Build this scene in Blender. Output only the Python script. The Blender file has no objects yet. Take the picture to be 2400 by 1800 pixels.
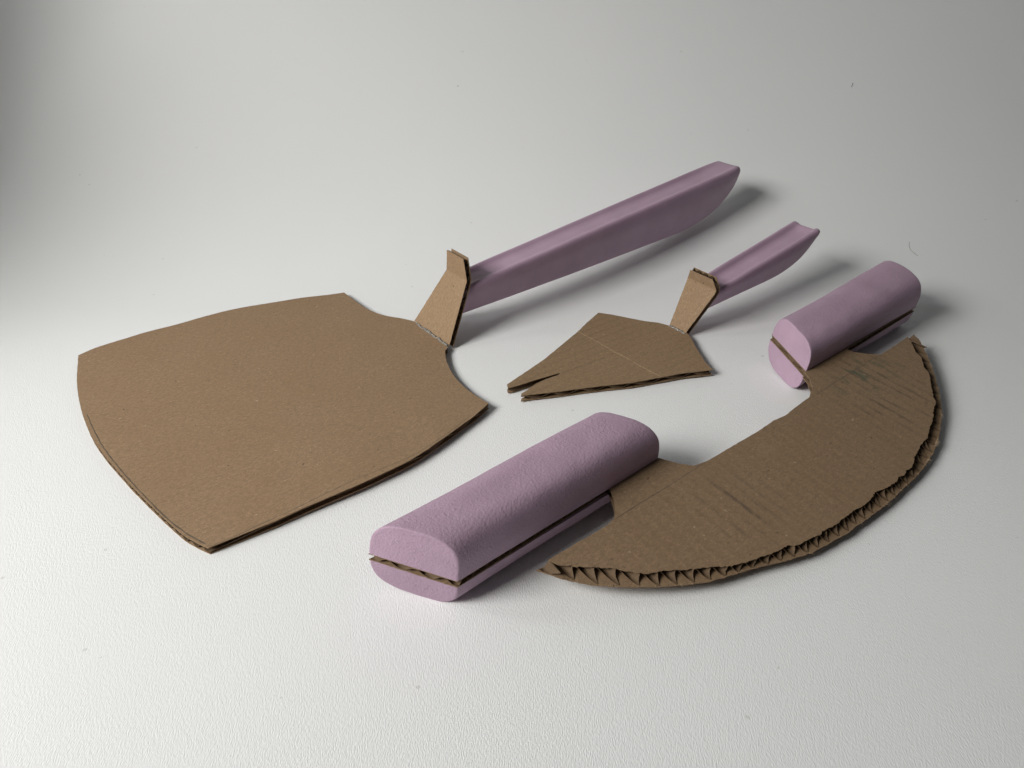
import bpy, bmesh, math, random
from mathutils import Vector, Matrix, noise
from mathutils.geometry import delaunay_2d_cdt

S = bpy.context.scene
C = S.collection
R = math.radians
rng = random.Random(7)

# ------------------------------------------------------------------ camera
cam = bpy.data.cameras.new('camera')
cam.sensor_width = 36.0
cam.lens = 36.0 * 1730 / 2400
cam.clip_start = 0.01
cam.clip_end = 50
co = bpy.data.objects.new('camera', cam)
co.location = (0, 0, 0.28)
co.rotation_euler = (R(90 - 32.5), 0, 0)
C.objects.link(co)
S.camera = co

# ------------------------------------------------------------------ light
w = bpy.data.worlds.new('World')
S.world = w
w.use_nodes = True
bg = w.node_tree.nodes['Background']
bg.inputs[0].default_value = (0.93, 0.97, 1.0, 1)
bg.inputs[1].default_value = 0.045
la = bpy.data.lights.new('window_light', 'AREA')
la.shape = 'RECTANGLE'
la.size = 0.62
la.size_y = 0.50
la.energy = 5.95
la.spread = R(88)
la.color = (1.0, 0.985, 0.96)
lo = bpy.data.objects.new('window_light', la)
LP = Vector((-1.04, -0.18, 0.86))
lo.location = LP
lo.rotation_euler = (Vector((-0.12, 0.42, 0.0)) - LP).to_track_quat('-Z', 'Y').to_euler()
C.objects.link(lo)
lb = bpy.data.lights.new('second_window_light', 'AREA')
lb.shape = 'RECTANGLE'; lb.size = 0.6; lb.size_y = 0.5; lb.energy = 8; lb.color = (0.96, 0.98, 1.0)
lbo = bpy.data.objects.new('second_window_light', lb)
lbo.location = (-1.30, 0.66, 0.98)
lbo.rotation_euler = (Vector((0.1, 0.4, 0.0)) - lbo.location).to_track_quat('-Z', 'Y').to_euler()
C.objects.link(lbo)
S.view_settings.view_transform = 'Standard'
S.view_settings.look = 'None'
S.view_settings.exposure = 0.0
S.view_settings.gamma = 1.0
S.render.engine = 'CYCLES'

# ------------------------------------------------------------------ outlines (mm, in each tool's own frame)
BIG = [(-225.8, 128.4), (-212.7, 132.8), (-190.7, 134.6), (-174.1, 135.5), (-152.8, 134.1), (-127.1, 134.3), (-102.8, 131.9), (-74.4, 124.4), (-54.9, 119.3), (-34.5, 111.2), (-20.9, 106.8), (-20.7, 93.2), (-20.6, 78.6), (-19.7, 66.1), (-16.9, 53.8), (-12.7, 44.7), (-7.6, 37.2), (-2.9, 29.2), (0.0, 23.0), (-1.1, 11.9), (-1.1, 1.3), (-0.5, -9.4), (-1.1, -19.0), (-2.0, -27.3), (-6.3, -30.6), (-11.7, -39.5), (-16.1, -48.9), (-19.9, -60.0), (-22.5, -71.6), (-23.9, -83.7), (-24.0, -94.7), (-23.4, -104.5), (-22.6, -108.7), (-35.9, -114.2), (-51.9, -118.9), (-70.8, -124.6), (-84.6, -128.0), (-97.4, -130.5), (-111.6, -131.5), (-127.6, -131.8), (-143.8, -131.4), (-161.6, -130.5), (-178.9, -130.3), (-189.9, -129.7), (-199.5, -129.0), (-207.8, -128.3), (-214.7, -127.9), (-220.8, -113.7), (-224.2, -100.6), (-227.3, -85.4), (-230.3, -68.6), (-233.4, -51.0), (-236.3, -30.4), (-238.8, -11.6), (-240.4, 7.5), (-240.6, 26.5), (-239.7, 45.8), (-237.5, 68.3), (-233.9, 91.5), (-229.5, 112.3)]
BIGLINE = [(-213.7, -127.4), (-199.1, -128.0), (-183.6, -127.8), (-166.3, -127.9), (-148.0, -127.2), (-128.7, -126.5), (-109.3, -127.4), (-88.1, -126.7), (-62.2, -120.6), (-42.1, -113.8)]
BIGLINE2 = [(-214.5, -125.0), (-220.5, -109.2), (-225.4, -89.9), (-229.6, -65.9), (-233.7, -38.3), (-237.3, -5.1), (-238.0, 19.1), (-237.6, 41.3)]
SMALL = [(-156.0, 11.9), (-112.0, 25.1), (-92.2, 32.7), (-65.4, 42.9), (-50.1, 50.0), (-30.9, 57.8), (-24.1, 48.3), (-16.8, 35.3), (-10.9, 24.9), (-4.0, 15.8), (-0.9, 8.2), (-0.0, -0.4), (2.0, -7.7), (-1.7, -16.1), (-11.0, -29.4), (-17.1, -39.6), (-23.0, -49.5), (-26.7, -59.4), (-46.9, -49.9), (-84.7, -37.2), (-103.9, -27.9), (-119.2, -21.3), (-130.9, -16.8), (-142.0, -11.8), (-154.3, -6.5), (-157.3, -6.0), (-154.9, -3.4), (-149.4, -2.0), (-138.9, 1.3), (-128.9, 2.3), (-120.0, 1.6), (-116.0, 2.1), (-116.6, 3.3), (-129.2, 4.5), (-138.6, 5.7), (-148.3, 6.2), (-153.7, 6.9), (-158.1, 7.9)]
CREASE = [(-65.5, 42.3), (-64.3, 26.2), (-64.0, 8.3), (-63.5, -10.2), (-63.5, -28.3), (-62.5, -44.5)]
SMLINE = [(-117.1, 1.7), (-104.1, 1.7), (-89.2, 1.4), (-74.9, 0.4)]
CH_TOP = [(-45.4, 0.0), (-24.4, -0.4), (-12.0, -0.9), (-4.9, -0.8), (-2.9, -0.1), (0.1, 0.5), (3.4, 2.5), (6.9, 6.0), (10.1, 10.8), (12.8, 16.2), (13.3, 18.4)]
TAB1 = [(54.2, 17.7), (59.5, 8.8), (65.7, 2.2), (71.3, 1.0), (73.8, 0.5), (87.8, -0.0), (103.2, -0.2), (118.0, -0.7), (139.1, -0.2), (148.0, -1.4), (170.5, 0.3), (178.9, 0.8), (185.9, 3.5), (190.2, 5.9), (196.8, 12.5), (200.6, 18.9)]
TAB2 = [(251.9, 17.4), (252.8, 12.8), (256.3, 9.0), (259.8, 5.1), (266.6, -0.2), (275.8, -0.1), (291.2, -0.1), (306.3, 0.4)]
ARC_TOP = [(306.8, 0.4), (302.4, -4.5), (292.9, -12.2), (288.5, -19.2), (278.8, -25.9), (273.9, -32.0), (260.0, -40.6), (253.0, -44.7), (245.0, -50.9), (235.7, -53.8), (227.1, -58.0), (213.3, -62.1), (206.5, -65.0), (196.8, -65.6), (181.4, -69.3), (171.6, -72.7), (165.9, -72.1), (161.3, -73.1), (156.4, -72.1), (152.3, -73.3), (143.7, -72.9), (133.5, -70.5), (128.7, -71.7), (124.1, -72.3), (119.8, -72.3), (115.7, -71.7), (108.4, -71.0), (102.0, -70.8), (95.2, -71.0), (88.3, -70.3), (85.0, -69.4), (79.8, -69.8), (74.6, -68.2), (65.6, -67.1), (62.5, -66.3), (60.1, -63.9), (51.4, -62.9), (44.2, -61.0), (37.2, -59.2), (31.7, -57.2), (26.3, -55.2), (20.7, -52.4), (21.1, -52.0), (14.2, -48.3), (5.9, -43.6), (-0.4, -39.5), (-4.9, -36.7), (-9.6, -35.0), (-12.8, -33.5), (-15.9, -30.3), (-18.9, -27.1), (-21.6, -23.5), (-24.1, -21.2), (-30.0, -16.2), (-34.4, -12.8), (-41.1, -6.9), (-43.8, -4.1), (-45.4, 0.0)]
ARC_LOW = [(321.7, 1.8), (317.7, -4.8), (302.7, -18.1), (287.6, -29.9), (270.9, -41.7), (253.9, -52.0), (236.5, -60.6), (218.5, -67.7), (199.7, -73.2), (181.3, -76.1), (169.4, -77.1), (157.1, -77.4), (140.4, -78.3), (124.8, -78.0), (109.0, -77.1), (96.5, -76.7), (82.1, -74.7), (70.6, -73.2), (57.5, -69.1), (41.9, -63.1), (31.7, -59.5), (20.2, -56.1), (12.7, -53.5), (3.0, -48.6), (-11.6, -40.1), (-19.8, -34.2), (-28.2, -27.8), (-36.3, -20.3), (-42.8, -12.7), (-47.3, -6.1), (-51.8, 0.9)]

# ------------------------------------------------------------------ node helpers
class NT:
    def __init__(s, name, rough=0.6, spec=0.5):
        s.m = bpy.data.materials.new(name); s.m.use_nodes = True
        s.t = s.m.node_tree; s.b = s.t.nodes['Principled BSDF']
        s.b.inputs['Roughness'].default_value = rough
        s.b.inputs['Specular IOR Level'].default_value = spec
        s.tc = s.t.nodes.new('ShaderNodeTexCoord')
    def n(s, ty, **kw):
        x = s.t.nodes.new('ShaderNode' + ty)
        for k, v in kw.items(): setattr(x, k, v)
        return x
    def l(s, a, b): s.t.links.new(a, b)
    def mapping(s, scale, rot=(0, 0, 0), loc=(0, 0, 0), src=None):
        m = s.n('Mapping'); m.inputs['Scale'].default_value = scale
        m.inputs['Rotation'].default_value = rot; m.inputs['Location'].default_value = loc
        s.l(src or s.tc.outputs['Object'], m.inputs['Vector']); return m.outputs[0]
    def noise(s, vec, scale, detail=2, rough=0.5, dist=0.0):
        x = s.n('TexNoise'); x.inputs['Scale'].default_value = scale
        x.inputs['Detail'].default_value = detail; x.inputs['Roughness'].default_value = rough
        x.inputs['Distortion'].default_value = dist
        s.l(vec, x.inputs['Vector']); return x.outputs['Fac']
    def ramp(s, fac, stops):
        x = s.n('ValToRGB'); e = x.color_ramp.elements
        while len(e) < len(stops): e.new(0.5)
        for i, (p, c) in enumerate(stops):
            e[i].position = p; e[i].color = c if len(c) == 4 else (*c, 1)
        s.l(fac, x.inputs[0]); return x.outputs[0]
    def val(s, fac, a, b, c=0.0, d=1.0):
        x = s.n('MapRange'); x.inputs[1].default_value = a; x.inputs[2].default_value = b
        x.inputs[3].default_value = c; x.inputs[4].default_value = d
        s.l(fac, x.inputs[0]); return x.outputs[0]
    def math(s, op, a, b=None):
        x = s.n('Math', operation=op)
        for i, v in enumerate((a, b)):
            if v is None: continue
            if isinstance(v, (int, float)): x.inputs[i].default_value = v
            else: s.l(v, x.inputs[i])
        return x.outputs[0]
    def mix(s, fac, a, b, mode='MIX'):
        x = s.n('Mix', data_type='RGBA', blend_type=mode)
        for sock, v in ((x.inputs[0], fac), (x.inputs[6], a), (x.inputs[7], b)):
            if isinstance(v, (int, float)): sock.default_value = v
            elif isinstance(v, tuple): sock.default_value = (*v[:3], 1)
            else: s.l(v, sock)
        return x.outputs[2]
    def ellipse(s, c, r):
        a = s.mapping((1 / r[0], 1 / r[1], 0), loc=(-c[0] / r[0], -c[1] / r[1], 0))
        x = s.n('VectorMath', operation='LENGTH'); s.l(a, x.inputs[0])
        return s.val(x.outputs['Value'], 1.0, 0.35)
    def bump(s, h, strength, dist, prev=None):
        x = s.n('Bump'); x.inputs['Strength'].default_value = strength
        x.inputs['Distance'].default_value = dist
        s.l(h, x.inputs['Height'])
        if prev: s.l(prev, x.inputs['Normal'])
        return x.outputs[0]
    def done(s, col=None, nor=None):
        if col is not None: s.l(col, s.b.inputs['Base Color'])
        if nor is not None: s.l(nor, s.b.inputs['Normal'])
        return s.m

def kraft(name, base=(0.290, 0.194, 0.112), wash=0, marks=False, edge=False):
    k = NT(name, 0.78, 0.25)
    o = k.tc.outputs['Object']
    big = k.noise(o, 22, 3, 0.55)
    fib = k.noise(k.mapping((1, 2.2, 1)), 520, 4, 0.72, 1.2)
    fin = k.noise(o, 1500, 2, 0.6)
    c = k.ramp(fib, [(0.30, tuple(x * 0.64 for x in base)), (0.5, base), (0.70, tuple(x * 1.30 for x in base))])
    c = k.mix(k.val(big, 0.35, 0.7, 0, 0.45), c, tuple((base[0] * 0.90, base[1] * 0.86, base[2] * 0.80)))
    c = k.mix(k.val(fin, 0.3, 0.7, 0.0, 0.28), c, (0.13, 0.085, 0.05))
    mid = k.noise(k.mapping((1, 1.4, 1), loc=(2, 7, 5)), 420, 4, 0.75, 0.6)
    c = k.mix(k.val(mid, 0.52, 0.70, 0, 0.42), c, tuple(min(1, x * 1.42) for x in base))
    c = k.mix(k.val(mid, 0.48, 0.30, 0, 0.42), c, tuple(x * 0.60 for x in base))
    # pale fibres and dark flecks in the paper
    fl = k.noise(k.mapping((1, 1, 1), loc=(3, 5, 1)), 330, 1, 0.4, 0.3)
    c = k.mix(k.val(fl, 0.76, 0.82, 0, 0.45), c, (0.52, 0.40, 0.27))
    fd = k.noise(k.mapping((1, 1, 1), loc=(9, 2, 4)), 260, 1, 0.4, 0.3)
    c = k.mix(k.val(fd, 0.775, 0.80, 0, 0.8), c, (0.09, 0.06, 0.04))
    hgt = fib
    if wash:     # the flutes show faintly through the liner
        ax = (1, 0, 0) if wash == 1 else (0, 1, 0)
        dt = k.n('VectorMath', operation='DOT_PRODUCT'); dt.inputs[1].default_value = ax
        k.l(o, dt.inputs[0])
        wob = k.noise(k.mapping((4, 4, 4)), 8, 2)
        ph = k.math('ADD', k.math('MULTIPLY', dt.outputs['Value'], 2 * math.pi / 0.0078), k.math('MULTIPLY', wob, 1.4))
        sn = k.math('SINE', ph)
        patch = k.val(k.noise(o, 16, 2), 0.42, 0.62)
        dark = k.math('MULTIPLY', k.val(sn, 0.45, 1.0), patch)
        if marks:
            e1 = k.ellipse((0.062, -0.033), (0.030, 0.030)); e2 = k.ellipse((0.222, -0.034), (0.050, 0.034))
            e3 = k.ellipse((0.235, -0.008), (0.042, 0.024))
            reg = k.math('MAXIMUM', k.math('MAXIMUM', e1, e2), e3)
            st = k.math('MULTIPLY', k.val(sn, 0.1, 0.98), k.val(k.noise(k.mapping((3, 1, 1)), 45, 4, 0.8), 0.46, 0.62))
            c = k.mix(k.math('MULTIPLY', k.math('MULTIPLY', st, reg), 0.75), c, (0.075, 0.06, 0.045))
            sm = k.math('MULTIPLY', k.val(k.noise(k.mapping((1.5, 0.55, 1), rot=(0, 0, 0.12)), 120, 4, 0.7, 0.8), 0.50, 0.64), e3)
            c = k.mix(k.math('MULTIPLY', sm, 0.85), c, (0.085, 0.10, 0.065))
        else:
            c = k.mix(k.math('MULTIPLY', dark, 0.16), c, (0.15, 0.10, 0.06))
        n0 = k.bump(sn, 0.22 if marks else 0.10, 0.00012)
        c = k.mix(k.math('MULTIPLY', k.val(sn, 0.2, 1.0), 0.07), c, (0.10, 0.07, 0.045))
        nn = k.bump(hgt, 0.35, 0.00012, n0)
    else:
        nn = k.bump(hgt, 0.35, 0.00012)
    nn = k.bump(big, 0.25, 0.0012, nn)
    return k.done(c, nn)

def foam_mat(name='pink_foam', rough=0.62, kb=1.0):
    k = NT(name, rough, 0.4)
    o = k.tc.outputs['Object']
    c = k.ramp(k.noise(o, 40, 4, 0.6), [(0.3, (0.372, 0.256, 0.330)), (0.7, (0.436, 0.304, 0.390))])
    c = k.mix(k.val(k.noise(o, 900, 2), 0.35, 0.75, 0, 0.25), c, (0.43, 0.28, 0.40))
    a = k.noise(o, 760, 3, 0.65)
    b = k.noise(o, 90, 2, 0.5)
    patch = k.val(k.noise(o, 34, 2), 0.52, 0.72)
    pit = k.math('MULTIPLY', k.val(k.noise(o, 420, 1), 0.58, 0.66), patch)
    n = k.bump(b, 0.22 * kb, 0.0010)
    n = k.bump(a, 0.70 * kb, 0.00060, n)
    n = k.bump(pit, 0.40, 0.0004, n)
    return k.done(c, n)

def sheet_mat():
    k = NT('embossed_white_sheet', 0.50, 0.35)
    o = k.tc.outputs['UV']
    wob = k.n('Mapping'); wob.inputs['Scale'].default_value = (1, 0.27, 1); k.l(o, wob.inputs['Vector'])
    a = k.noise(wob.outputs[0], 2100, 1, 0.45, 0.5)
    sep = k.n('SeparateXYZ'); k.l(o, sep.inputs[0])
    near = k.val(sep.outputs['Y'], 0.30, 0.72, 1.0, 0.22)      # the emboss is stretched flat where the sheet hangs
    h = k.val(a, 0.32, 0.68)
    fine = k.noise(o, 1500, 2, 0.6)
    dust = k.val(k.noise(k.mapping((1, 1, 1), src=o), 210, 0), 0.875, 0.885)
    big = k.noise(o, 3.0, 2)
    c = k.mix(k.val(big, 0.3, 0.7), (0.795, 0.805, 0.795), (0.815, 0.820, 0.812))
    c = k.mix(k.math('MULTIPLY', dust, 0.25), c, (0.25, 0.24, 0.2))
    n = k.bump(k.math('MULTIPLY', h, near), 0.62, 0.00015)
    n = k.bump(fine, 0.20, 0.0001, n)
    n = k.bump(big, 0.25, 0.010, n)
    return k.done(c, n)

def plain(name, col, rough=0.6, **kw):
    k = NT(name, rough)
    f = k.noise(k.tc.outputs['Object'], 900, 3, 0.6)
    c = k.mix(k.val(f, 0.3, 0.7), col, tuple(x * 0.8 for x in col))
    k.l(c, k.b.inputs['Base Color'])
    for a, v in kw.items(): k.b.inputs[a.replace('_', ' ')].default_value = v
    return k.m

M_PEEL = kraft('kraft_liner_peel', (0.290, 0.194, 0.114))
M_SERV = kraft('kraft_liner_server', (0.272, 0.184, 0.106), wash=2)
M_CUT = kraft('kraft_liner_cutter', (0.248, 0.167, 0.099), wash=1, marks=True)
M_NECK = kraft('kraft_liner_neck', (0.300, 0.204, 0.122))
M_MED = kraft('kraft_fluting_shaded', (0.125, 0.082, 0.047))  # darkened kraft: shade inside the flute openings is put into this colour
M_CREASE = kraft('kraft_crease', (0.38, 0.275, 0.175))
M_FOAM = foam_mat()
M_FOAM_SMOOTH = foam_mat('pink_foam_sanded', 0.40, 0.35)
M_SHEET = sheet_mat()
M_PENCIL = plain('graphite', (0.105, 0.080, 0.055), 0.5)
M_GLUE = plain('clear_hot_glue', (0.75, 0.74, 0.70), 0.12, Transmission_Weight=0.75, IOR=1.45)
M_DUST = plain('dust', (0.16, 0.15, 0.13), 0.9)

# ------------------------------------------------------------------ object helpers
def link(name, verts, faces, mat, parent=None, smooth=False, mtx=None):
    me = bpy.data.meshes.new(name)
    me.from_pydata([tuple(v) for v in verts], [], faces)
    bm = bmesh.new(); bm.from_mesh(me)
    bmesh.ops.remove_doubles(bm, verts=bm.verts, dist=1e-7)
    bmesh.ops.recalc_face_normals(bm, faces=bm.faces)
    bm.to_mesh(me); bm.free()
    if smooth:
        for p in me.polygons: p.use_smooth = True
        me.set_sharp_from_angle(angle=R(55))
    me.materials.append(mat)
    o = bpy.data.objects.new(name, me)
    C.objects.link(o)
    if parent: o.parent = parent
    if mtx is not None: o.matrix_local = mtx
    return o

def root(name, label, cat, loc, rz):
    o = bpy.data.objects.new(name, None)
    o.empty_display_size = 0.02
    o.location = loc; o.rotation_euler = (0, 0, rz)
    C.objects.link(o)
    o['label'] = label; o['category'] = cat
    return o

def area(p): return 0.5 * sum(p[i][0] * p[(i + 1) % len(p)][1] - p[(i + 1) % len(p)][0] * p[i][1] for i in range(len(p)))

def dense(poly, step=2.0, jit=0.10, corner=24, closed=True, smooth=True):
    """resample an outline (mm): smooth through gentle points, keep corners, ragged by jit"""
    n = len(poly); out = []
    def ang(i):
        if not closed and (i == 0 or i == n - 1): return 180
        a = Vector(poly[i]) - Vector(poly[i - 1]); b = Vector(poly[(i + 1) % n]) - Vector(poly[i])
        if a.length < 1e-6 or b.length < 1e-6: return 0
        return math.degrees(a.angle(b))
    cn = [ang(i) > corner for i in range(n)]
    for i in range(n if closed else n - 1):
        p1 = Vector(poly[i]); p2 = Vector(poly[(i + 1) % n])
        p0 = Vector(poly[i - 1]) if not cn[i] else p1 - (p2 - p1)
        p3 = Vector(poly[(i + 2) % n]) if not cn[(i + 1) % n] else p2 + (p2 - p1)
        k = max(1, int((p2 - p1).length / step))
        for j in range(k):
            t = j / k
            if smooth:
                q = 0.5 * ((2 * p1) + (p2 - p0) * t + (2 * p0 - 5 * p1 + 4 * p2 - p3) * t * t + (3 * p1 - p0 - 3 * p2 + p3) * t ** 3)
            else: q = p1.lerp(p2, t)
            if jit and not (j == 0 and cn[i]):
                q = q + Vector((rng.uniform(-jit, jit), rng.uniform(-jit, jit)))
            out.append((q.x, q.y))
    if not closed: out.append(tuple(poly[-1]))
    return out

def flat_map(x, y, h): return (x / 1000, y / 1000, h / 1000)
def warp_peel(x, y, h):      # the near right side curls up a little, the front edge lies flat
    q = min(1.0, max(0.0, (x + 225) / 110)); q = q * q * (3 - 2 * q)
    k = max(0.0, (-y - 45) / 85) ** 1.6 * q
    z = 1.9 * k + 0.30 * (noise.noise(Vector((x * 0.012, y * 0.012, 1.0))) + 0.5)
    z += 0.55 * max(0.0, noise.noise(Vector((x * 0.05, 3.0, 0)))) * min(1, k * 1.5)
    return (x / 1000, y / 1000, (h + z) / 1000)
def warp_server(x, y, h):
    k = max(0.0, -y / 50)
    z = 1.3 * k + 0.9 * max(0.0, (-x - 120) / 38) + 0.25 * (noise.noise(Vector((x * 0.02, y * 0.02, 4.0))) + 0.5)
    return (x / 1000, y / 1000, (h + z) / 1000)
def warp_cutter(x, y, h):
    z = 0.45 * noise.noise(Vector((x * 0.018, y * 0.018, 7.0))) * min(1, max(0, (20 - y) / 30))
    return (x / 1000, y / 1000, (h + z) / 1000)

def inside(poly, x, y):
    r = False; n = len(poly)
    for i in range(n):
        (x0, y0), (x1, y1) = poly[i], poly[(i + 1) % n]
        if (y0 > y) != (y1 > y) and x < (x1 - x0) * (y - y0) / (y1 - y0) + x0: r = not r
    return r

def sheet_solid(poly, h0, h1, fmap=flat_map, grid=11.0):
    """thin solid cut to poly between heights h0 and h1 (mm), with inner points so that it can warp"""
    n = len(poly)
    pts = [Vector(p) for p in poly]
    xs = [p[0] for p in poly]; ys = [p[1] for p in poly]
    x = min(xs) + grid / 2
    while x < max(xs):
        y = min(ys) + grid / 2
        while y < max(ys):
            if inside(poly, x, y): pts.append(Vector((x + 0.01 * y, y)))
            y += grid
        x += grid
    vs, es, fs, *_ = delaunay_2d_cdt(pts, [(i, (i + 1) % n) for i in range(n)], [], 1, 1e-5)
    m = len(vs)
    cnt = {}
    for f in fs:
        for i in range(len(f)):
            e = (f[i], f[(i + 1) % len(f)]); k = (min(e), max(e))
            cnt.setdefault(k, []).append(e)
    V = [fmap(v.x, v.y, h0) for v in vs] + [fmap(v.x, v.y, h1) for v in vs]
    F = [tuple(reversed(f)) for f in fs] + [tuple(i + m for i in f) for f in fs]
    F += [(e[0][0], e[0][1], e[0][1] + m, e[0][0] + m) for e in cnt.values() if len(e) == 1]
    return V, F

def cuts(poly, c, ax):
    """where the line (other coordinate = c) crosses poly; flutes run along axis ax"""
    o = 1 - ax; xs = []
    n = len(poly)
    for i in range(n):
        a, b = poly[i], poly[(i + 1) % n]
        if (a[o] > c) != (b[o] > c):
            t = (c - a[o]) / (b[o] - a[o]); xs.append(a[ax] + (b[ax] - a[ax]) * t)
    xs.sort()
    return [(xs[i], xs[i + 1]) for i in range(0, len(xs) - 1, 2)]

def fluting(poly, ax, h0, h1, pitch=7.8, top=None, fmap=flat_map, ragged=0.15, th=0.28, sub=12, phase=0.0, segs=1):
    """the wavy paper between the liners, clipped to the outline; with a second outline (top)
    the crests stop where the torn upper liner stops"""
    o = 1 - ax
    lo_ = min(p[o] for p in poly); hi = max(p[o] for p in poly)
    V = []; F = []; prev = None
    c = lo_ + 0.05
    while c < min(hi, 309):
        ph = math.sin(2 * math.pi * (c + phase) / pitch)
        f = (0.5 + 0.5 * ph) ** (1.0 if top is None else 1.5)
        h = h0 + th / 2 + (h1 - h0 - th) * f
        iv = cuts(poly, c, ax)
        iv = [(a, b) for a, b in iv if b - a > 0.8]
        if top is not None:
            it = [(a, b) for a, b in cuts(top, c, ax) if b - a > 0.8]
            if len(it) == len(iv):
                g = min(1.0, f ** 0.42)
                iv = [(a0 * (1 - g) + a1 * g, b0 * (1 - g) + b1 * g) for (a0, b0), (a1, b1) in zip(iv, it)]
        cur = []
        for a, b in iv:
            r1 = rng.uniform(0, ragged); r2 = rng.uniform(0, ragged)
            a += 0.1 + r1; b -= 0.1 + r2
            ids = []
            for k in range(segs + 1):
                t = a + (b - a) * k / segs
                for hh in (h - th / 2, h + th / 2):
                    xy = (t, c) if ax == 0 else (c, t)
                    V.append(fmap(xy[0], xy[1], hh)); ids.append(len(V) - 1)
            cur.append((a, b, ids))
        if prev is not None and len(prev) == len(cur):
            for (a0, b0, p), (a1, b1, q) in zip(prev, cur):
                if min(b0, b1) - max(a0, a1) < 0: continue
                for k in range(segs):
                    i = 2 * k
                    F.append((p[i], p[i + 2], q[i + 2], q[i])); F.append((p[i + 1], q[i + 1], q[i + 3], p[i + 3]))
                F.append((p[0], q[0], q[1], p[1])); F.append((p[-2], p[-1], q[-1], q[-2]))
        prev = cur
        c += pitch / sub
    return V, F

def strip(pts, width, h, fmap=flat_map, lift=0.06, taper=True):
    """a hair-thin line lying on a surface"""
    V = []; F = []; n = len(pts)
    for i, p in enumerate(pts):
        a = Vector(pts[max(0, i - 1)]); b = Vector(pts[min(n - 1, i + 1)])
        d = (b - a).normalized(); nr = Vector((-d.y, d.x))
        ww = width * (0.5 + 0.5 * rng.random()) * (0.3 if taper and i in (0, n - 1) else 1)
        for s in (-1, 0, 1):
            q = Vector(p) + nr * s * ww / 2
            V.append(fmap(q.x, q.y, h + (lift if s == 0 else 0.01)))
    for i in range(n - 1):
        a = 3 * i
        F += [(a, a + 1, a + 4, a + 3), (a + 1, a + 2, a + 5, a + 4)]
    return V, F

def tube(pts, rad, seg=8):
    V = []; F = []; n = len(pts)
    for i, p in enumerate(pts):
        p = Vector(p)
        d = (Vector(pts[min(n - 1, i + 1)]) - Vector(pts[max(0, i - 1)])).normalized()
        u = d.cross(Vector((0, 0, 1)))
        if u.length < 1e-4: u = Vector((1, 0, 0))
        u.normalize(); v = u.cross(d)
        r = rad(i / (n - 1)) if callable(rad) else rad
        for k in range(seg):
            a = 2 * math.pi * k / seg
            V.append(p + u * math.cos(a) * r + v * math.sin(a) * r)
    for i in range(n - 1):
        for k in range(seg):
            F.append((i * seg + k, i * seg + (k + 1) % seg, (i + 1) * seg + (k + 1) % seg, (i + 1) * seg + k))
    F += [tuple(range(seg))[::-1], tuple(range((n - 1) * seg, n * seg))]
    return V, F

def loft(rings):
    m = len(rings[0]); V = [p for r in rings for p in r]; F = []
    for i in range(len(rings) - 1):
        for k in range(m):
            F.append((i * m + k, i * m + (k + 1) % m, (i + 1) * m + (k + 1) % m, (i + 1) * m + k))
    F += [tuple(range(m))[::-1], tuple(range((len(rings) - 1) * m, len(rings) * m))]
    return V, F

def catmull(pts, per=6, closed=True):
    out = []; n = len(pts)
    for i in range(n if closed else n - 1):
        p0, p1, p2, p3 = (Vector(pts[(i + k) % n]) if closed else Vector(pts[max(0, min(n - 1, i + k))]) for k in (-1, 0, 1, 2))
        for j in range(per):
            t = j / per
            out.append(0.5 * ((2 * p1) + (p2 - p0) * t + (2 * p0 - 5 * p1 + 4 * p2 - p3) * t * t + (3 * p1 - p0 - 3 * p2 + p3) * t ** 3))
    if not closed: out.append(Vector(pts[-1]))
    return out

T = 4.5      # board thickness, mm
LT = 0.42    # liner thickness

def board(parent, part, outline, ax, mat, jit=0.10, step=2.0, mtx=None, phase=0.0, top=None, tear=0.15, smooth=True, corner=24, presampled=False, fmap=flat_map):
    """corrugated board: top liner is the part, lower liner and fluting its sub-parts"""
    low = outline if presampled else dense(outline, step, jit, corner, smooth=smooth)
    up = top if top is not None else [(x + rng.uniform(-jit, jit) * 0.5, y + rng.uniform(-jit, jit) * 0.5) for x, y in low]
    b = link(part, *sheet_solid(up, T - LT, T, fmap), mat, parent, mtx=mtx)
    link('lower_liner', *sheet_solid(low, 0, LT, fmap), mat, b)
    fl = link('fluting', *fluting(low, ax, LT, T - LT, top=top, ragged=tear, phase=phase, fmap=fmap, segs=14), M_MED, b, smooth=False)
    return b

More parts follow.
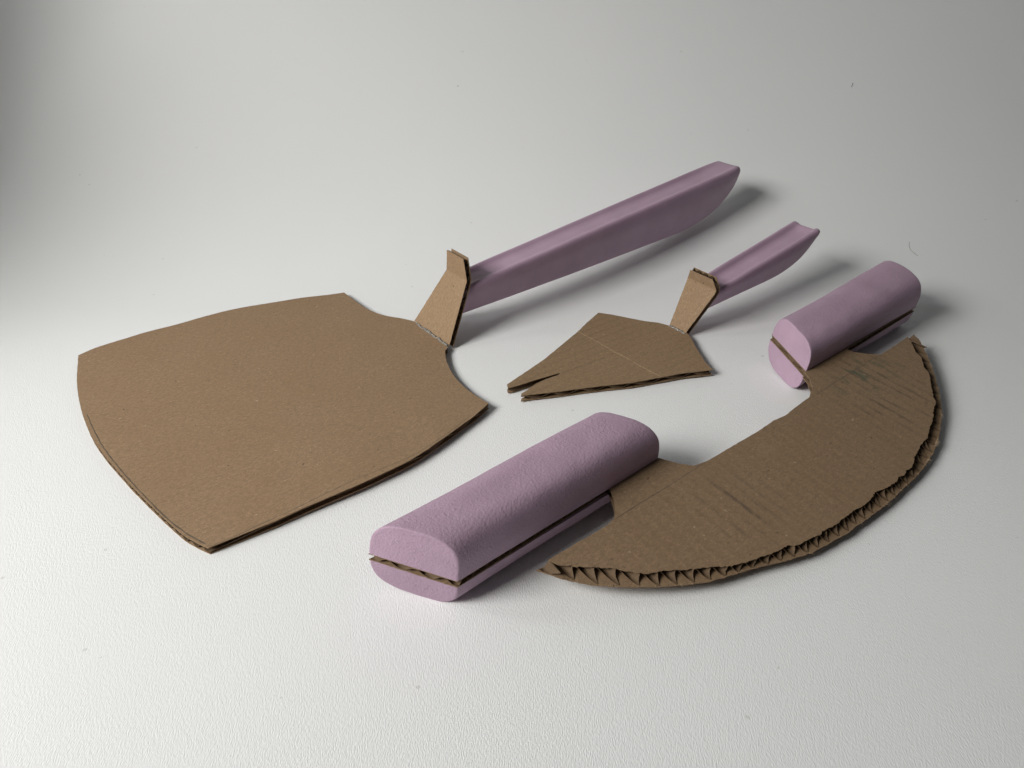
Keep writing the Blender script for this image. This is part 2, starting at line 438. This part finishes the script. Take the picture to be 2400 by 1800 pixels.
# ------------------------------------------------------------------ the backdrop sheet
Y0, RS = 0.56, 0.44
def sheet_point(x, s):
    """s runs along the floor, up the sweep and up the back"""
    if s < Y0: P = Vector((x, s, 0)); N = Vector((0, 0, 1))
    else:
        a = min((s - Y0) / RS, math.pi / 2)
        P = Vector((x, Y0 + RS * math.sin(a), RS * (1 - math.cos(a)))); N = Vector((0, -math.sin(a), math.cos(a)))
        if (s - Y0) / RS > math.pi / 2: P.z += s - Y0 - RS * math.pi / 2
    k = min(1, max(0, (s - 0.10) / 0.25)); k = k * k * (3 - 2 * k)
    d = max(0.0, -0.54 - x)
    P = P + N * (k * min(12 * d * d, 0.42))
    return P           # rear left side raised like a wall out of view, added to cast shade
def build_sheet():
    xs = [-1.25 + 2.9 * i / 110 for i in range(111)]
    ss = [-1.2 + 3.2 * i / 200 for i in range(201)]
    V = [sheet_point(x, s) for s in ss for x in xs]
    F = []; m = len(xs)
    for j in range(len(ss) - 1):
        for i in range(m - 1):
            F.append((j * m + i, j * m + i + 1, (j + 1) * m + i + 1, (j + 1) * m + i))
    me = bpy.data.meshes.new('backdrop_sheet'); me.from_pydata([tuple(v) for v in V], [], F)
    uv = me.uv_layers.new(name='UVMap')
    for p in me.polygons:
        p.use_smooth = True
        for li in p.loop_indices:
            vi = me.loops[li].vertex_index
            uv.data[li].uv = (xs[vi % m], ss[vi // m])
    me.materials.append(M_SHEET)
    o = bpy.data.objects.new('backdrop_sheet', me); C.objects.link(o)
    o['kind'] = 'structure'
build_sheet()

# ------------------------------------------------------------------ necks and handles of the peel and the server
def neck(parent, rows, across, N_):
    """bent board; rows = (along, z, half width) of its outer face in mm"""
    # densify with a short rounded bend
    P = [Vector(r) for r in rows]
    s = [0.0]
    for i in range(1, len(P)): s.append(s[-1] + math.hypot(P[i].x - P[i - 1].x, P[i].y - P[i - 1].y))
    def at(q):
        q = max(0, min(s[-1], q))
        for i in range(1, len(P)):
            if q <= s[i] + 1e-9: return P[i - 1].lerp(P[i], (q - s[i - 1]) / (s[i] - s[i - 1]))
    def nor(q):
        a = at(q - 0.8); b = at(q + 0.8)
        t = Vector((b.x - a.x, b.y - a.y)).normalized()
        return Vector((t.y, -t.x))          # towards the handle
    def fmap(q, y, h):                      # h = T outer face, h = 0 inner face
        c = at(q); n = nor(q)
        return ((c.x + n.x * (T - h)) / 1000, y / 1000, (c.y + n.y * (T - h)) / 1000)
    def liner(h0, h1):
        V = []; F = []; K = 40
        for i in range(K + 1):
            q = s[-1] * i / K; hw = at(q).z
            j = rng.uniform(-0.12, 0.12)
            for y in (-hw + j, hw + j):
                for h in (h0, h1): V.append(fmap(q, y, h))
        for i in range(K):
            a = 4 * i; b = a + 4
            F += [(a, a + 2, b + 2, b), (a + 1, b + 1, b + 3, a + 3), (a, b, b + 1, a + 1), (a + 2, a + 3, b + 3, b + 2)]
        F += [(0, 1, 3, 2), (4 * K, 4 * K + 2, 4 * K + 3, 4 * K + 1)]
        return V, F
    b = link('neck', *liner(T - LT, T), M_NECK, parent)
    link('lower_liner', *liner(0, LT), M_NECK, b)
    poly = [(q, -at(q).z) for q in [s[-1] * i / 30 for i in range(31)]]
    poly += [(q, hw) for q, hw in [(x, -y) for x, y in poly][::-1]]
    V, F = fluting(poly, 1 if across else 0, LT, T - LT, pitch=N_, fmap=fmap, segs=1 if across else 30)
    link('fluting', V, F, M_MED, b)
    return at, nor, s

def handle(parent, top, bot, wtop, wbot, front, dv, a_end, tipfade=0.0, name='handle'):
    """top/bot: height of ridge and belly along the handle; front(z): where the slanted front face is"""
    half = [(0, 1 - dv), (0.30, 1 - dv * 1.0), (0.50, 1 - dv * 0.74), (0.64, 1 - dv * 0.20), (0.74, 1.0), (0.87, 0.965), (0.96, 0.86), (1.0, 0.68),
            (0.93, 0.42), (0.84, 0.17), (0.68, 0.045), (0.42, 0.005), (0, 0)]
    def ring(u, ins=0.0, dvk=1.0):
        a0 = u * a_end
        al_ = a0 + 22 * max(0.0, 1 - a0 / 60)
        zt = top(al_); zb = bot(al_)
        wt = wtop(a0); wb = wbot(a0)
        pts = []
        dvk = dvk * min(1.7, max(0.8, 30.0 / max(4.0, zt - zb)))
        hh = [(x, (1 - (1 - y) * dvk) if y > 0.7 and x < 0.8 else y) for x, y in half]
        loop = hh + [(-x, y) for x, y in hh[-2:0:-1]]
        for x, y in catmull([(a, b) for a, b in loop], 5):
            ww = wb + (wt - wb) * min(1, max(0, y)) ** 0.8
            z = zb + (zt - zb) * y; yy = x * ww
            cz = (zb + zt) / 2
            z = cz + (z - cz) * (1 - ins / max(1, (zt - zb) / 2)); yy *= (1 - ins / wt)
            fr = front(z)
            k = max(0.0, 1 - (a0 - 0) / 60)      # the slanted face fades into square sections
            al = a0 + fr * k
            wv = noise.noise(Vector((al * 0.02, x * 0.8, z * 0.03))) * 0.35
            pts.append(((al) / 1000, (yy * (1 + wv * 0.02)) / 1000, (z + wv * 0.5) / 1000))
        return pts
    us = [(0, 0.5), (0.002, 0.1), (0.004, 0.0)] + [(i / 60, 0) for i in range(1, 60)]
    rings = [ring(u, i, min(1.0, 0.15 + u * 9) * (1 - tipfade * max(0, (u - 0.9) / 0.1))) for u, i in us]
    e = 1 - tipfade
    rings += [ring(1 - 0.006, 0.3, e), ring(1.0, 1.2, e), ring(1 + 0.8 / a_end, 2.6, e), ring(1 + 1.1 / a_end, 4.4, e)]
    return link(name, *loft(rings), M_FOAM_SMOOTH, parent, smooth=True)

def interp(tab):
    def f(x):
        if x <= tab[0][0]: return tab[0][1]
        for (a, va), (b, vb) in zip(tab, tab[1:]):
            if x <= b:
                t = (x - a) / (b - a); return va + (vb - va) * t
        return tab[-1][1]
    return f

def smooth_tab(tab, per=8):
    return interp([(p.x, p.y) for p in catmull(tab, per, closed=False)])

# ------------------------------------------------------------------ 1. the big peel
BX = (-0.0634, 0.5069); BAZ = math.atan2(0.6069, 0.7947)
peel = root('pizza_peel', 'largest tool at left, broad shield-shaped cardboard blade with a long pink foam handle', 'pizza peel', (*BX, 0), BAZ)
board(peel, 'blade', BIG, 0, M_PEEL, jit=0.10, step=3.0, fmap=warp_peel)
link('pencil_line', *strip(dense(BIGLINE, 3, 0.12, closed=False), 0.45, T, warp_peel), M_PENCIL, peel)
link('pencil_line', *strip(dense(BIGLINE2, 3, 0.15, closed=False), 0.85, T, warp_peel), M_PENCIL, peel)
neck(peel, [(0.5, 4.2, 25.4), (26.2, 46.0, 13.9), (25.6, 63.0, 11.2)], True, 7.8)
def front_big(z):    # back face of the neck
    return (3.8 + (z - 4.2) * 0.615) if z < 46 else (3.8 + 41.8 * 0.615 + (z - 46) * -0.02)
handle(peel, lambda a: 44.2 + (a - 52) * 0.1135, smooth_tab([(0, 15.0), (60, 16.6), (138, 18.6), (215, 21.6), (262, 23.8), (284, 26.2), (304, 30.8), (322, 38.5), (336, 50.0), (345, 63.0)]),
       interp([(0, 15.0), (60, 15.8), (200, 17.0), (300, 17.5), (328, 17.0), (346, 14.8)]), interp([(0, 12), (240, 12.5), (300, 14), (346, 15)]),
       front_big, 0.095, 344, 0.92)

def glue(parent, y0, y1, ax_, z, n=26, r=0.0011):
    pts = []
    for i in range(n):
        t = i / (n - 1)
        y = y0 + (y1 - y0) * t
        pts.append(((ax_ + 1.1 * noise.noise(Vector((t * 9, 0, y0)))) / 1000, y / 1000, (z + 0.5 * noise.noise(Vector((t * 11, 3, y0)))) / 1000))
    return link('glue_bead', *tube(pts, lambda t: r * (0.45 + 0.75 * abs(noise.noise(Vector((t * 12, y0, 1.3)))) + 0.25 * math.sin(t * math.pi)), 10), M_GLUE, parent, smooth=True)
glue(peel, 20.0, -25.0, -0.9, 4.3, 40, 0.0015)

# ------------------------------------------------------------------ 2. the forked server
SX = (0.1297, 0.5126); SAZ = math.atan2(0.5881, 0.8088)
serv = root('cake_server', 'small pointed cardboard blade with a split two-pronged tip and a short pink foam handle', 'cake server', (*SX, 0), SAZ)
board(serv, 'blade', SMALL, 0, M_SERV, jit=0.12, step=2.0, smooth=False, fmap=warp_server)
link('crease', *strip(dense(CREASE, 2, 0.25, closed=False), 1.4, T, warp_server, lift=0.30), M_SERV, serv)
link('pencil_line', *strip(dense(SMLINE, 3, 0.10, closed=False), 0.35, T, warp_server), M_PENCIL, serv)
neck(serv, [(0.3, 4.2, 8.4), (20.8, 34.3, 14.4), (22.0, 37.0, 14.6), (19.6, 45.6, 11.3)], False, 6.4)
def front_small(z): return 3.6 + (min(z, 36) - 4.2) * 0.66
handle(serv, lambda a: 38.0 + (a - 44) * 0.192, smooth_tab([(0, 14.5), (20, 16.0), (60, 19.8), (98, 22.4), (118, 25.6), (134, 32.0), (145, 42.0), (150, 51.0)]),
       interp([(0, 12.8), (30, 13.6), (130, 15.0), (150, 14.4)]), interp([(0, 9), (100, 11.5), (150, 12)]),
       front_small, 0.15, 149, 0.25)
glue(serv, 7.0, -9.0, -0.6, 4.5, 22, 0.0013)

# ------------------------------------------------------------------ 3. the two-handled rocker cutter
CX = (0.0526, 0.2824)
CAZ = math.atan2(0.6293, 0.7771)
tilt = Matrix.Translation((0, 0, 0.0180)) @ Matrix.Rotation(math.asin(0.1093), 4, 'X') @ Matrix.Translation((0, 0, -T / 1000))
cut = root('rocker_cutter', 'half-moon cardboard cutter with torn corrugated edge and two pink foam grips', 'rocker knife', (*CX, 0), CAZ)
# outlines of the grips in the plane of the board: outer and inner ends
G1 = [(-88.0, 15.0), (-112.8, 53.0), (34.0, 56.5), (53.6, 18.0)]
G2 = [(202.0, 18.6), (221.0, 59.5), (369.0, 63.5), (355.5, 19.0)]
edge_top = CH_TOP + G1 + TAB1 + G2 + TAB2
up = dense(edge_top, 2.0, 0.15, smooth=False) 
arc_u = dense(ARC_TOP, 1.2, 0.35, smooth=False, closed=False)
up = [p for p in up if not (p[0] > 307 and p[1] < 1)]
# open chain: chord side then the torn arc
chain = dense(edge_top, 2.0, 0.15, smooth=False, closed=False)
top_poly = chain + arc_u[1:-1]
low_poly = [(-51.8, 0.9)] + chain[1:] + dense(ARC_LOW, 1.5, 0.22, smooth=False, closed=False)[:-1]
bl = board(cut, 'blade', low_poly, 1, M_CUT, mtx=tilt, top=top_poly, tear=0.5, presampled=True, fmap=warp_cutter)
for ln in ([(-1, -0.2), (20, -0.1), (42, -0.2), (73.5, 0.1)], [(183.5, -0.3), (215, 0.1), (239.5, 0), (266.6, -0.2)]):
    V, F = strip(dense(ln, 3, 0.06, closed=False), 0.5, T, warp_cutter)
    link('pencil_line', V, F, M_PENCIL, cut, mtx=tilt)

def grip_half(G, h0, hgt, ex, sign, lean, lab=None):
    """one half of a grip: D-shaped foam bar with slightly skewed ends"""
    n0r, n0l, n1l, n1r = (Vector(p) for p in G)
    prof = []
    for i in range(33):
        a = math.pi * i / 32
        cx_ = math.cos(a); sx_ = math.sin(a)
        w_ = math.copysign(abs(cx_) ** (2 / ex), cx_); h_ = abs(sx_) ** (2 / ex)
        prof.append((w_, h_))
    prof = [(1.0, 0.0)] + prof[1:-1] + [(-1.0, 0.0)]
    base = [(-0.6, 0), (-0.2, 0), (0.2, 0), (0.6, 0)]
    loop = prof + base
    def ring(t, ins, off=0.0):
        r = []
        for w_, h_ in loop:
            f = (w_ + 1) / 2      # 0 at the right edge, 1 at the left
            f = 0.5 + (w_ * (1 - ins / 20.5)) / 2
            ps = n0r.lerp(n0l, f); pe = n1r.lerp(n1l, f)
            ps.x += lean * h_ + off; pe.x += -lean * h_ + off
            p = ps.lerp(pe, t)
            x, y = p.x, p.y
            z = h_ * ((hgt if not isinstance(hgt, tuple) else hgt[0] + (hgt[1] - hgt[0]) * t) - ins)
            q = noise.noise(Vector((x * 0.02, y * 0.08, sign * z * 0.08))) * 0.55 + noise.noise(Vector((x * 0.07, y * 0.2, z * 0.2))) * 0.18
            y += q * w_ * (0.8 if h_ > 0.05 else 0.3); z += q * h_
            r.append((x / 1000, y / 1000, (h0 + sign * z) / 1000))
        return r
    rings = [ring(0, 1.0), ring(0, 0.4, 0.12), ring(0, 0.1, 0.45), ring(0, 0.0, 1.0)]
    rings += [ring(i / 50, 0.0) for i in range(1, 50)]
    rings += [ring(1, 0.0, -1.0), ring(1, 0.1, -0.45), ring(1, 0.4, -0.12), ring(1, 1.0)]
    return link('grip_half', *loft(rings), M_FOAM, cut, smooth=True, mtx=tilt)
for G, lean, top_h, ex in ((G1, 2.2, 23.0, 3.1), (G2, 1.0, (18.8, 23.0), 3.2)):
    grip_half(G, T + 0.05, top_h, ex, 1, lean)
    grip_half(G, -0.05, 17.6, 2.8, -1, lean * 0.6)

# torn paper fibres along the arc
def fibres():
    V = []; F = []
    arc = dense(ARC_LOW, 1.0, 0, smooth=False, closed=False)
    for i in range(150):
        j = rng.randrange(2, len(arc) - 2)
        if rng.random() < 0.45: j = rng.choice([95, 98, 101, 126, 128, 130, 131, 150, 40, 43]) + rng.randrange(-2, 3)
        j = max(2, min(len(arc) - 3, j))
        p = Vector(arc[j]); d = (Vector(arc[j + 1]) - Vector(arc[j - 1])).normalized(); n = Vector((-d.y, d.x))
        if n.y > 0: n = -n
        L = rng.uniform(0.8, 3.2); a = rng.uniform(-0.9, 0.9)
        dr = (n * math.cos(a) + d * math.sin(a)) * L
        h = rng.uniform(0.05, 0.4); up_ = rng.uniform(-0.3, 1.2); wd = rng.uniform(0.08, 0.22)
        b = len(V)
        q = p - n * 0.8
        V += [flat_map(q.x - d.x * wd, q.y - d.y * wd, h), flat_map(q.x + d.x * wd, q.y + d.y * wd, h + 0.15),
              flat_map(q.x + dr.x, q.y + dr.y, h + up_), flat_map(q.x - d.x * wd * 0.3, q.y, h + 0.3)]
        F += [(b, b + 1, b + 2), (b + 1, b + 3, b + 2), (b + 3, b, b + 2), (b, b + 3, b + 1)]
    o = link('torn_fibres', V, F, M_CREASE, cut, mtx=tilt)
    o['kind'] = 'stuff'
fibres()

# ------------------------------------------------------------------ lint on the sheet
def on_sheet(x, s, lift=0.0002):
    a = sheet_point(x, s); return a + Vector((0, -0.3, 1)).normalized() * lift
def hair(name, label, pts, r=0.00016):
    o = link(name, *tube([on_sheet(*p) for p in pts], r, 6), M_DUST)
    o['label'] = label; o['category'] = 'lint'; return o

hair('stray_hair', 'thin curved grey hair lying on the backdrop beyond the rear grip of the cutter', [(0.3815 - 0.0035 * math.sin(a / 10), 0.672 - 0.0075 * a / 10) for a in range(0, 32, 2)], 0.00013)
hair('lint_speck', 'short dark fleck stuck high on the right of the backdrop', [(0.3735, 0.8915), (0.3748, 0.8935), (0.3758, 0.8965)], 0.00028)
